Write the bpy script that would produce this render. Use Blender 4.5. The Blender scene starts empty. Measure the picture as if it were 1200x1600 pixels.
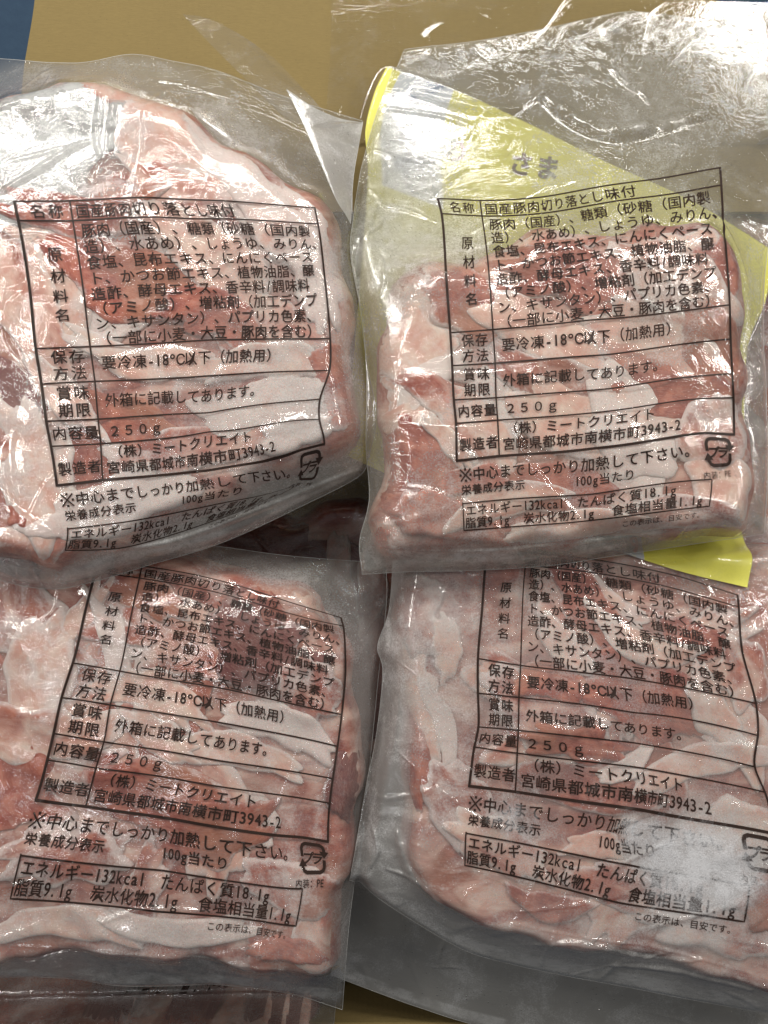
import bpy, math, random
import numpy as np
random.seed(7)
rs = np.random.RandomState(11)
scene = bpy.context.scene
COL = scene.collection

# ------------------------------------------------------------------ camera, world, lamps, exposure
CAM_D = 0.46
MM = 0.0003                                   # metres per photograph pixel at height 0
cam_data = bpy.data.cameras.new('camera')
cam_data.sensor_fit = 'VERTICAL'
cam_data.sensor_height = 36.0
cam_data.lens = 36.0 * CAM_D / 0.48
cam_data.clip_start = 0.01
cam_data.clip_end = 20
cam = bpy.data.objects.new('camera', cam_data)
cam.location = (0, 0, CAM_D)
COL.objects.link(cam)
scene.camera = cam

world = bpy.data.worlds.new('World')
scene.world = world
world.use_nodes = True
bg = world.node_tree.nodes['Background']
bg.inputs[0].default_value = (0.92, 0.93, 0.95, 1)
bg.inputs[1].default_value = 0.12

def lamp(name, loc, target, size, size_y, power, color):
    d = bpy.data.lights.new(name, 'AREA')
    d.shape = 'RECTANGLE'; d.size = size; d.size_y = size_y
    d.energy = power; d.color = color
    o = bpy.data.objects.new(name, d)
    o.location = loc
    from mathutils import Vector
    o.rotation_euler = (Vector(target) - Vector(loc)).to_track_quat('-Z', 'Y').to_euler()
    COL.objects.link(o)
    return o

lamp('overhead_lamp', (-0.10, 0.66, 0.62), (0, 0.10, 0), 0.50, 0.07, 5.6, (1.0, 0.97, 0.92))
lamp('overhead_lamp', (0.72, 0.16, 0.72), (0, 0.12, 0), 0.15, 0.09, 2.1, (1.0, 0.965, 0.91))
lamp('overhead_lamp', (0.46, 0.58, 0.74), (0, 0.12, 0), 0.15, 0.09, 2.7, (1.0, 0.965, 0.91))
lamp('overhead_lamp', (-0.74, 0.14, 0.70), (0, 0.10, 0), 0.15, 0.09, 1.9, (1.0, 0.965, 0.91))
lamp('overhead_lamp', (-0.52, 0.56, 0.72), (0, 0.10, 0), 0.15, 0.09, 2.1, (1.0, 0.965, 0.91))
lamp('overhead_lamp', (-0.45, -0.30, 0.95), (0, 0.0, 0), 0.12, 0.08, 0.5, (0.97, 0.98, 1.0))  # weak extra lamp, added to give side highlights on the film

scene.view_settings.view_transform = 'Standard'
scene.view_settings.look = 'None'
scene.view_settings.exposure = 0.0
scene.view_settings.gamma = 1.0
scene.cycles.max_bounces = 10
scene.cycles.transparent_max_bounces = 24
scene.cycles.caustics_reflective = False
scene.cycles.caustics_refractive = False

# ------------------------------------------------------------------ grid and maths helpers
RES = 0.0005
KR = 0.0006 / RES
X0, X1, Y0, Y1 = -0.222, 0.222, -0.285, 0.285
NX = int((X1 - X0) / RES) + 1
NY = int((Y1 - Y0) / RES) + 1
gx = X0 + RES * np.arange(NX)
gy = Y0 + RES * np.arange(NY)
GX, GY = np.meshgrid(gx, gy)
_fy = np.fft.fftfreq(NY + 120)[:, None]
_fx = np.fft.rfftfreq(NX + 120)[None, :]

def blur(A, s):
    s = s * KR
    P_ = np.pad(A, 60, mode='edge')
    k = np.exp(-2 * (math.pi * s) ** 2 * (_fx ** 2 + _fy ** 2))
    return np.fft.irfft2(np.fft.rfft2(P_) * k, s=P_.shape)[60:-60, 60:-60]

def noise_field(seed, sx, sy, ang=0.0):
    """smooth gaussian noise, correlation lengths sx, sy in cells along a rotated frame, unit variance"""
    sx, sy = sx * KR, sy * KR
    r = np.random.RandomState(seed)
    W = r.randn(NY + 120, NX + 120)
    c, s = math.cos(ang), math.sin(ang)
    u = _fx * c + _fy * s
    v = -_fx * s + _fy * c
    k = np.exp(-2 * math.pi ** 2 * ((sx * u) ** 2 + (sy * v) ** 2))
    o = np.fft.irfft2(np.fft.rfft2(W) * k, s=W.shape)[60:-60, 60:-60]
    return (o - o.mean()) / (o.std() + 1e-9)

def sample(A, x, y):
    fx = np.clip((np.asarray(x) - X0) / RES, 0, NX - 1.001)
    fy = np.clip((np.asarray(y) - Y0) / RES, 0, NY - 1.001)
    ix = fx.astype(int); iy = fy.astype(int)
    tx = fx - ix; ty = fy - iy
    return (A[iy, ix] * (1 - tx) * (1 - ty) + A[iy, ix + 1] * tx * (1 - ty)
            + A[iy + 1, ix] * (1 - tx) * ty + A[iy + 1, ix + 1] * tx * ty)

def P(px, py, z=0.0):
    k = MM * (CAM_D - z) / CAM_D
    return (np.asarray(px, float) - 600) * k, (800 - np.asarray(py, float)) * k

def catmull(pts, n, closed=False):
    pts = np.asarray(pts, float)
    if closed:
        q = np.vstack([pts[-1], pts, pts[0], pts[1]])
    else:
        q = np.vstack([2 * pts[0] - pts[1], pts, 2 * pts[-1] - pts[-2]])
    out = []
    m = len(q) - 3
    for i in range(m):
        t = np.linspace(0, 1, 17)[:-1, None]
        a, b, c, d = q[i], q[i + 1], q[i + 2], q[i + 3]
        out.append(0.5 * ((2 * b) + (-a + c) * t + (2 * a - 5 * b + 4 * c - d) * t ** 2 + (-a + 3 * b - 3 * c + d) * t ** 3))
    out = np.vstack(out + [pts[:1] if closed else pts[-1:]])
    s = np.r_[0, np.cumsum(np.hypot(*np.diff(out, axis=0).T))]
    t = np.linspace(0, s[-1], n)
    return np.c_[np.interp(t, s, out[:, 0]), np.interp(t, s, out[:, 1])]

def poly_sdf(poly):
    """signed distance (positive inside) of a world polygon, computed coarse and interpolated"""
    st = 3
    X = GX[::st, ::st]; Y = GY[::st, ::st]
    d2 = np.full(X.shape, 1e9); ins = np.zeros(X.shape, bool)
    n = len(poly)
    for i in range(n):
        ax, ay = poly[i]; bx, by = poly[(i + 1) % n]
        ex, ey = bx - ax, by - ay
        L = ex * ex + ey * ey + 1e-18
        t = np.clip(((X - ax) * ex + (Y - ay) * ey) / L, 0, 1)
        d2 = np.minimum(d2, (X - ax - t * ex) ** 2 + (Y - ay - t * ey) ** 2)
        if ay != by:
            cond = ((ay > Y) != (by > Y)) & (X < ex * (Y - ay) / (by - ay) + ax)
            ins ^= cond
    d = np.sqrt(d2) * np.where(ins, 1, -1)
    fx = (GX - X0) / RES / st; fy = (GY - Y0) / RES / st
    ix = np.minimum(fx.astype(int), X.shape[1] - 2); iy = np.minimum(fy.astype(int), X.shape[0] - 2)
    tx = np.clip(fx - ix, 0, 1); ty = np.clip(fy - iy, 0, 1)
    return d[iy, ix] * (1 - tx) * (1 - ty) + d[iy, ix + 1] * tx * (1 - ty) + d[iy + 1, ix] * (1 - tx) * ty + d[iy + 1, ix + 1] * tx * ty

def sstep(a, b, x):
    t = np.clip((x - a) / (b - a), 0, 1)
    return t * t * (3 - 2 * t)

# ------------------------------------------------------------------ mesh helpers
def mesh_np(name, V, F, mat, parent=None, smooth=True, attrs=None):
    """V (n,3) world coords; F (m,4) or (m,3) int array or a list of arrays of such"""
    V = np.asarray(V, np.float32)
    Fs = F if isinstance(F, list) else [F]
    me = bpy.data.meshes.new(name)
    me.vertices.add(len(V)); 
    org = np.zeros(3, np.float32)
    if parent is not None:
        p = parent
        while p is not None:
            org += np.array(p.location, np.float32); p = p.parent
    me.vertices.foreach_set('co', (V - org).ravel())
    loops = np.concatenate([np.asarray(f).ravel() for f in Fs]).astype(np.int32)
    tot = np.concatenate([np.full(len(f), np.asarray(f).shape[1]) for f in Fs]).astype(np.int32)
    start = np.r_[0, np.cumsum(tot)[:-1]].astype(np.int32)
    me.loops.add(len(loops)); me.loops.foreach_set('vertex_index', loops)
    me.polygons.add(len(tot)); me.polygons.foreach_set('loop_start', start)
    me.polygons.foreach_set('use_smooth', np.full(len(tot), smooth))
    me.update(calc_edges=True)
    if attrs:
        for k, a in attrs.items():
            a = np.asarray(a, np.float32)
            if a.ndim == 1:
                at = me.attributes.new(k, 'FLOAT', 'POINT'); at.data.foreach_set('value', a)
            else:
                at = me.attributes.new(k, 'FLOAT_VECTOR', 'POINT'); at.data.foreach_set('vector', a.ravel())
    me.materials.append(mat)
    o = bpy.data.objects.new(name, me)
    COL.objects.link(o)
    if parent is not None: o.parent = parent
    return o

def grid_faces(nu, nv, off=0):
    i = np.arange(nv - 1)[:, None] * nu + np.arange(nu - 1)[None, :] + off
    i = i.ravel()
    return np.c_[i, i + nu, i + nu + 1, i + 1]

def empty(name, loc, label, cat, group=None):
    o = bpy.data.objects.new(name, None)
    o.empty_display_size = 0.01
    o.location = loc
    COL.objects.link(o)
    o['label'] = label; o['category'] = cat
    if group: o['group'] = group
    return o

def coons(top, right, bottom, left, nu, nv):
    T = catmull(top, nu); B = catmull(bottom, nu); L = catmull(left, nv); R = catmull(right, nv)
    u = np.linspace(0, 1, nu)[None, :, None]; v = np.linspace(0, 1, nv)[:, None, None]
    S = ((1 - v) * T[None] + v * B[None] + (1 - u) * L[:, None] + u * R[:, None]
         - ((1 - u) * (1 - v) * T[0] + u * (1 - v) * T[-1] + (1 - u) * v * B[0] + u * v * B[-1]))
    outline = np.vstack([T, R[1:], B[::-1][1:], L[::-1][1:-1]])
    return S, outline

def tube(path, rad, n=5):
    path = np.asarray(path, float)
    d = np.gradient(path, axis=0); d /= np.linalg.norm(d, axis=1)[:, None] + 1e-12
    up = np.array([0, 0, 1.0])
    s = np.cross(d, up); s /= np.linalg.norm(s, axis=1)[:, None] + 1e-12
    w = np.cross(s, d)
    a = np.linspace(0, 2 * math.pi, n, endpoint=False)
    V = path[:, None] + rad * (np.cos(a)[None, :, None] * s[:, None] + np.sin(a)[None, :, None] * w[:, None])
    m = len(path)
    i = np.arange(m - 1)[:, None]; j = np.arange(n)[None, :]; k = (j + 1) % n
    F = np.stack([i * n + j, i * n + k, (i + 1) * n + k, (i + 1) * n + j], -1).reshape(-1, 4)
    return V.reshape(-1, 3), F

# ------------------------------------------------------------------ material helpers
class NT:
    def __init__(self, name):
        self.m = bpy.data.materials.new(name); self.m.use_nodes = True
        self.t = self.m.node_tree; self.t.nodes.clear()
    def n(self, typ, **kw):
        nd = self.t.nodes.new(typ)
        for k, v in kw.items():
            if k.startswith('_'): setattr(nd, k[1:], v)
        return nd
    def link(self, a, b): self.t.links.new(a, b)
    def val(self, inp, v):
        if isinstance(v, bpy.types.NodeSocket): self.link(v, inp)
        else: inp.default_value = v
    def math(self, op, a, b=0.0, c=None, clamp=False):
        nd = self.t.nodes.new('ShaderNodeMath'); nd.operation = op; nd.use_clamp = clamp
        self.val(nd.inputs[0], a); self.val(nd.inputs[1], b)
        if c is not None: self.val(nd.inputs[2], c)
        return nd.outputs[0]
    def mix(self, f, a, b):
        nd = self.t.nodes.new('ShaderNodeMix'); nd.data_type = 'RGBA'
        self.val(nd.inputs[0], f)
        self.val(nd.inputs[6], a if isinstance(a, bpy.types.NodeSocket) else (*a, 1))
        self.val(nd.inputs[7], b if isinstance(b, bpy.types.NodeSocket) else (*b, 1))
        return nd.outputs[2]
    def ramp(self, x, a, b):          # smooth 0..1 between a and b
        nd = self.t.nodes.new('ShaderNodeMapRange'); nd.interpolation_type = 'SMOOTHSTEP'
        self.val(nd.inputs[0], x); self.val(nd.inputs[1], a); self.val(nd.inputs[2], b)
        return nd.outputs[0]
    def mapping(self, vec, scale, loc=(0, 0, 0), rot=0):
        nd = self.t.nodes.new('ShaderNodeMapping')
        self.link(vec, nd.inputs[0]); nd.inputs[1].default_value = loc
        nd.inputs[2].default_value = (0, 0, rot); nd.inputs[3].default_value = scale
        return nd.outputs[0]
    def noise(self, vec, scale, detail=4, rough=0.55, dist=0.0, ridged=False):
        nd = self.t.nodes.new('ShaderNodeTexNoise')
        self.link(vec, nd.inputs['Vector']); nd.inputs['Scale'].default_value = scale
        nd.inputs['Detail'].default_value = detail; nd.inputs['Roughness'].default_value = rough
        nd.inputs['Distortion'].default_value = dist
        return nd.outputs[0]
    def voro(self, vec, scale, feature='F1'):
        nd = self.t.nodes.new('ShaderNodeTexVoronoi'); nd.feature = feature
        self.link(vec, nd.inputs['Vector']); nd.inputs['Scale'].default_value = scale
        return nd
    def attr(self, name):
        nd = self.t.nodes.new('ShaderNodeAttribute'); nd.attribute_name = name
        return nd
    def bump(self, h, strength, dist, normal=None):
        nd = self.t.nodes.new('ShaderNodeBump'); self.link(h, nd.inputs['Height'])
        self.val(nd.inputs['Strength'], strength); nd.inputs['Distance'].default_value = dist
        if normal is not None: self.link(normal, nd.inputs['Normal'])
        return nd.outputs[0]
    def out(self, s):
        o = self.t.nodes.new('ShaderNodeOutputMaterial'); self.link(s, o.inputs[0]); return self.m
    def mixs(self, f, a, b):
        nd = self.t.nodes.new('ShaderNodeMixShader'); self.val(nd.inputs[0], f)
        self.link(a, nd.inputs[1]); self.link(b, nd.inputs[2]); return nd.outputs[0]

def meat_material():
    t = NT('frozen_pork')
    loc = t.attr('loc').outputs['Vector']
    oi = t.n('ShaderNodeObjectInfo')
    sep = t.n('ShaderNodeSeparateColor'); t.link(oi.outputs['Color'], sep.inputs[0])
    lean, frost, dark = sep.outputs[0], sep.outputs[1], sep.outputs[2]
    fib = t.mapping(loc, (1.0, 2.3, 1.0))
    n1 = t.noise(fib, 30, 4, 0.50, 0.8)
    n2 = t.noise(loc, 130, 5, 0.6, 0.5)
    n3 = t.noise(t.mapping(loc, (1, 5, 1)), 160, 5, 0.65, 1.2)
    # fat or lean
    x = t.math('ADD', n1, t.math('MULTIPLY', t.math('SUBTRACT', lean, 0.5), 0.62))
    x = t.math('ADD', x, t.math('MULTIPLY', t.math('SUBTRACT', n2, 0.5), 0.16))
    isl = t.ramp(x, 0.40, 0.64)
    vein = t.ramp(t.math('ABSOLUTE', t.math('SUBTRACT', n3, 0.5)), 0.0, 0.045)
    isl = t.math('MULTIPLY', isl, t.math('ADD', t.math('MULTIPLY', vein, 0.2), 0.8))
    leanc = t.mix(t.ramp(n2, 0.35, 0.7), (0.31, 0.052, 0.030), (0.59, 0.185, 0.112))
    leanc = t.mix(t.math('MULTIPLY', t.ramp(t.noise(loc, 24, 3, 0.5), 0.48, 0.68), 0.7), leanc, (0.42, 0.175, 0.095))
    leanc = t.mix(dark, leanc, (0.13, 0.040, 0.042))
    fatc = t.mix(t.ramp(n2, 0.3, 0.75), (0.68, 0.37, 0.29), (0.80, 0.62, 0.52))
    c = t.mix(isl, fatc, leanc)
    # frost dusting: patches with a fine crystalline edge
    f1 = t.noise(loc, 55, 6, 0.62, 0.7)
    f2 = t.noise(loc, 900, 3, 0.7, 0.0)
    f3 = t.noise(loc, 2600, 2, 0.6, 0.0)
    fx = t.math('ADD', f1, t.math('MULTIPLY', t.math('SUBTRACT', f2, 0.5), 0.35))
    fx = t.math('ADD', fx, t.math('MULTIPLY', t.math('SUBTRACT', frost, 0.5), 0.55))
    rim = t.attr('rim').outputs['Fac']
    fx = t.math('ADD', fx, t.math('MULTIPLY', rim, 0.22))
    fm = t.math('MULTIPLY', t.ramp(fx, 0.47, 0.76), 0.74)
    fc = t.mix(t.ramp(f3, 0.35, 0.65), (0.66, 0.54, 0.50), (0.88, 0.83, 0.80))
    c = t.mix(fm, c, fc)
    h = t.math('ADD', t.math('MULTIPLY', n1, 0.8), t.math('MULTIPLY', n2, 0.35))
    h = t.math('ADD', h, t.math('MULTIPLY', f2, 0.10))
    h = t.math('ADD', h, t.math('MULTIPLY', n3, 0.12))
    p = t.n('ShaderNodeBsdfPrincipled')
    t.link(c, p.inputs['Base Color'])
    t.val(p.inputs['Roughness'], t.math('ADD', t.math('MULTIPLY', fm, 0.3), 0.45))
    p.inputs['Specular IOR Level'].default_value = 0.22
    p.inputs['Subsurface Weight'].default_value = 0.35
    p.inputs['Subsurface Radius'].default_value = (1.0, 0.45, 0.35)
    p.inputs['Subsurface Scale'].default_value = 0.003
    t.link(t.bump(h, 0.5, 0.0020), p.inputs['Normal'])
    return t.out(p.outputs[0])

def ice_material():
    t = NT('white_ice_crust')
    loc = t.attr('loc').outputs['Vector']
    n = t.noise(loc, 38, 6, 0.6, 0.5); n2 = t.noise(loc, 900, 3, 0.7)
    c = t.mix(t.ramp(n, 0.35, 0.65), (0.52, 0.52, 0.50), (0.78, 0.79, 0.77))
    p = t.n('ShaderNodeBsdfPrincipled'); t.link(c, p.inputs['Base Color'])
    p.inputs['Roughness'].default_value = 0.4
    t.link(t.bump(t.math('ADD', n, t.math('MULTIPLY', n2, 0.15)), 0.4, 0.001), p.inputs['Normal'])
    tr = t.n('ShaderNodeBsdfTransparent')
    a = t.math('ADD', t.math('MULTIPLY', t.ramp(n, 0.4, 0.55), 0.5), 0.35)
    return t.out(t.mixs(a, tr.outputs[0], p.outputs[0]))

def film_material(name, base=0.045, haze=0.32, tint=(0.60, 0.59, 0.565), crinkle=0.45, frost=0.75, rough=0.055, gloss=0.12):
    """thin polyethylene: mostly see-through, milky where it stands off the meat ('gap'), glossy"""
    t = NT(name)
    tc = t.n('ShaderNodeTexCoord').outputs['Object']
    gap = t.attr('gap').outputs['Fac']
    fr = t.attr('frost').outputs['Fac']
    n1 = t.noise(tc, 38, 6, 0.6, 0.8)
    n2 = t.noise(tc, 1300, 2, 0.6)
    n3 = t.noise(tc, 240, 4, 0.65, 0.5)
    f = t.math('ADD', n1, t.math('MULTIPLY', t.math('SUBTRACT', n2, 0.5), 0.55))
    f = t.math('ADD', f, t.math('MULTIPLY', t.math('SUBTRACT', n3, 0.5), 0.30))
    fm = t.ramp(f, 0.46, 0.80)
    op = t.math('ADD', t.math('MULTIPLY', gap, haze), base)
    op = t.math('ADD', op, t.math('MULTIPLY', fm, 0.30 * frost))
    fe = t.math('MULTIPLY', fr, t.math('ADD', t.math('MULTIPLY', t.ramp(t.math('ADD', n3, t.math('MULTIPLY', n2, 0.6)), 0.35, 1.1), 0.8), 0.2))
    op = t.math('ADD', op, fe)
    op = t.math('MINIMUM', op, 0.93)
    col = t.mix(t.math('MAXIMUM', fm, fe), tint, (0.80, 0.80, 0.80))
    # micro relief: taut crinkles, droplets
    cr = t.noise(t.mapping(tc, (1, 1.7, 1), rot=0.6), 90, 5, 0.6, 1.6)
    cr = t.math('SUBTRACT', 1.0, t.math('ABSOLUTE', t.math('SUBTRACT', t.math('MULTIPLY', cr, 2.0), 1.0)))
    cr = t.math('POWER', cr, 5.0)
    vo = t.voro(tc, 520)
    drop = t.ramp(vo.outputs['Distance'], 0.26, 0.05)
    sc = t.n('ShaderNodeSeparateColor'); t.link(vo.outputs['Color'], sc.inputs[0])
    drop = t.math('MULTIPLY', drop, t.math('GREATER_THAN', sc.outputs[0], 0.84))
    h = t.math('ADD', t.math('MULTIPLY', cr, 0.22 * crinkle), t.math('MULTIPLY', drop, 0.5))
    h = t.math('ADD', h, t.math('MULTIPLY', n3, 0.06))
    h = t.math('ADD', h, t.math('MULTIPLY', t.noise(tc, 700, 3, 0.6), 0.05))
    nrm = t.bump(h, 1.0, 0.0007)
    d = t.n('ShaderNodeBsdfDiffuse'); t.link(col, d.inputs[0]); t.link(nrm, d.inputs['Normal'])
    tl = t.n('ShaderNodeBsdfTranslucent'); t.link(col, tl.inputs[0])
    body = t.mixs(0.45, d.outputs[0], tl.outputs[0])
    tr = t.n('ShaderNodeBsdfTransparent')
    s = t.mixs(op, tr.outputs[0], body)
    g = t.n('ShaderNodeBsdfGlossy'); g.inputs['Roughness'].default_value = rough
    t.link(nrm, g.inputs['Normal'])
    ge = t.n('ShaderNodeNewGeometry')
    dp = t.n('ShaderNodeVectorMath', _operation='DOT_PRODUCT'); t.link(ge.outputs['Incoming'], dp.inputs[0]); t.link(nrm, dp.inputs[1])
    inv = t.math('SUBTRACT', 1.0, t.math('ABSOLUTE', dp.outputs['Value']), clamp=True)
    gf = t.math('ADD', t.math('MULTIPLY', t.math('POWER', inv, 5.0), 0.9), gloss, clamp=True)
    s = t.mixs(gf, s, g.outputs[0])
    return t.out(s)

def simple(name, col, rough=0.5, noise_scale=None, col2=None, bump=0.0, detail=5):
    t = NT(name)
    p = t.n('ShaderNodeBsdfPrincipled')
    p.inputs['Roughness'].default_value = rough
    if noise_scale:
        tc = t.n('ShaderNodeTexCoord').outputs['Object']
        n = t.noise(tc, noise_scale, detail, 0.6)
        t.link(t.mix(n, col, col2), p.inputs['Base Color'])
        if bump: t.link(t.bump(n, 0.6, bump), p.inputs['Normal'])
    else:
        p.inputs['Base Color'].default_value = (*col, 1)
    return t.out(p.outputs[0])

def ink_material(name, col, worn=0.35, thr=0.27):
    t = NT(name)
    tc = t.n('ShaderNodeTexCoord').outputs['Object']
    n = t.noise(tc, 55, 3, 0.6); n2 = t.noise(tc, 1800, 3, 0.7)
    a = t.ramp(t.math('ADD', n, t.math('MULTIPLY', n2, 0.35)), worn, worn + 0.22)
    p = t.n('ShaderNodeBsdfPrincipled'); p.inputs['Base Color'].default_value = (*col, 1)
    p.inputs['Roughness'].default_value = 0.45; p.inputs['Specular IOR Level'].default_value = 0.25
    tr = t.n('ShaderNodeBsdfTransparent')
    return t.out(t.mixs(t.math('GREATER_THAN', t.math('ADD', t.math('MULTIPLY', a, 0.6), t.math('MULTIPLY', t.noise(tc, 3500, 2, 0.6), 0.9)), thr), tr.outputs[0], p.outputs[0]))

def cardboard_material():
    t = NT('kraft_cardboard')
    tc = t.n('ShaderNodeTexCoord').outputs['Object']
    n = t.noise(t.mapping(tc, (1, 8, 1)), 300, 5, 0.7); n2 = t.noise(tc, 25, 4, 0.6)
    n3 = t.noise(tc, 1500, 2, 0.5)
    c = t.mix(n, (0.165, 0.118, 0.038), (0.275, 0.20, 0.070))
    c = t.mix(t.math('MULTIPLY', n2, 0.5), c, (0.17, 0.12, 0.045))
    c = t.mix(t.ramp(n3, 0.70, 0.78), c, (0.09, 0.06, 0.03))
    w = t.n('ShaderNodeTexWave'); w.inputs['Scale'].default_value = 110
    t.link(tc, w.inputs[0])
    p = t.n('ShaderNodeBsdfPrincipled'); t.link(c, p.inputs['Base Color']); p.inputs['Roughness'].default_value = 0.85
    h = t.math('ADD', t.math('MULTIPLY', n, 0.5), t.math('MULTIPLY', w.outputs['Fac'], 0.06))
    t.link(t.bump(h, 0.6, 0.0008), p.inputs['Normal'])
    return t.out(p.outputs[0])

MEAT = meat_material()
ICE = ice_material()
FILM = film_material('frosted_polyethylene_film')
FILM_BR = film_material('misted_polyethylene_film', base=0.13, haze=0.34, tint=(0.65, 0.64, 0.615), crinkle=0.5, frost=1.15)
FILM_TR = film_material('thick_misted_polyethylene_film', base=0.13, haze=0.13, tint=(0.66, 0.65, 0.58), crinkle=0.45, frost=0.9)
FILM_DEEP = film_material('milky_polyethylene_film', base=0.24, haze=0.42, tint=(0.66, 0.655, 0.63), frost=0.7)
CLEAR = film_material('clear_crackling_wrap', base=0.03, haze=0.02, tint=(0.34, 0.31, 0.26), crinkle=0.07, frost=0.25, gloss=0.05, rough=0.05)
SEAL = film_material('heat_sealed_film', base=0.34, haze=0.1, frost=1.2, crinkle=0.3)
EDGE = simple('cut_film_edge', (0.50, 0.50, 0.48), 0.25)
INK = ink_material('black_ink', (0.030, 0.017, 0.013), 0.30)
INK_WORN = ink_material('worn_black_ink', (0.030, 0.017, 0.013), 0.52, 0.50)
CARD = cardboard_material()

# ------------------------------------------------------------------ glyphs and label artwork (label units: box is 100 wide)
_gl = {}
def glyph(ch, bold=0.014, res=1):
    key = (ch, bold)
    if key not in _gl:
        c = bpy.data.curves.new('glyph', 'FONT'); c.body = ch; c.resolution_u = res if 0x4e00 < ord(ch) < 0xff00 else 3; c.bevel_depth = bold; c.bevel_resolution = 0
        c.align_x = 'LEFT'
        o = bpy.data.objects.new('glyph', c); COL.objects.link(o)
        bpy.context.view_layer.update()
        dg = bpy.context.evaluated_depsgraph_get()
        m = bpy.data.meshes.new_from_object(o.evaluated_get(dg))
        V = np.zeros(len(m.vertices) * 3); m.vertices.foreach_get('co', V); V = V.reshape(-1, 3)
        m.calc_loop_triangles()
        F = np.zeros(len(m.loop_triangles) * 3, int); m.loop_triangles.foreach_get('vertices', F); F = F.reshape(-1, 3)
        bpy.data.objects.remove(o); bpy.data.curves.remove(c); bpy.data.meshes.remove(m)
        _gl[key] = (V, F)
    return _gl[key]

class Art:
    def __init__(self): self.V = []; self.F = []; self.n = 0
    def add(self, V, F):
        V = np.asarray(V, float)
        if V.shape[1] == 2: V = np.c_[V, np.zeros(len(V))]
        self.V.append(V); self.F.append(np.asarray(F, int) + self.n); self.n += len(V)
    def text(self, s, x, y, pitch, size, skew=0.0, bold=0.014):
        """x is the left edge, y the vertical centre (downwards); half-width for ASCII"""
        for ch in s:
            if ch in ' ': x += pitch * 0.5; continue
            if ch == '\u3000': x += pitch; continue
            half = ord(ch) < 128
            w = pitch * (0.5 if half else 1.0)
            V, F = glyph(ch, bold)
            if len(V):
                V = V.copy()
                if half:
                    wd = V[:, 0].max() - V[:, 0].min()
                    sc = min(size * 1.0, size) 
                    k = min(1.0, 0.43 * size / (wd * size)) if ch not in '.-' else 1.0
                    V[:, 0] = (V[:, 0] - (V[:, 0].max() + V[:, 0].min()) / 2) * k * size + w / 2
                    if ch == '.': V[:, 0] += -w * 0.15
                    V[:, 1] = (V[:, 1] - 0.34) * size * 1.10
                else:
                    V[:, 0] = (V[:, 0] - 0.5) * size + pitch / 2
                    V[:, 1] = (V[:, 1] - 0.375) * size
                V[:, 0] += skew * V[:, 1]
                self.add(np.c_[x + V[:, 0], y - V[:, 1], V[:, 2] * size], F)
            x += w
    def line(self, pts, w, step=1.2):
        p = [np.array(pts[0], float)]
        for a, b in zip(pts[:-1], pts[1:]):
            a = np.array(a, float); b = np.array(b, float)
            n = max(1, int(np.hypot(*(b - a)) / step))
            for k in range(1, n + 1): p.append(a + (b - a) * k / n)
        p = np.array(p)
        d = np.gradient(p, axis=0); d /= np.hypot(d[:, 0], d[:, 1])[:, None] + 1e-9
        nrm = np.c_[-d[:, 1], d[:, 0]] * w / 2
        m = len(p)
        V = np.vstack([p + nrm, p - nrm])
        i = np.arange(m - 1)
        F = np.vstack([np.c_[i, i + 1, i + m + 1], np.c_[i, i + m + 1, i + m]])
        self.add(V, F)
    def get(self): return np.vstack(self.V), np.vstack(self.F)

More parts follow.
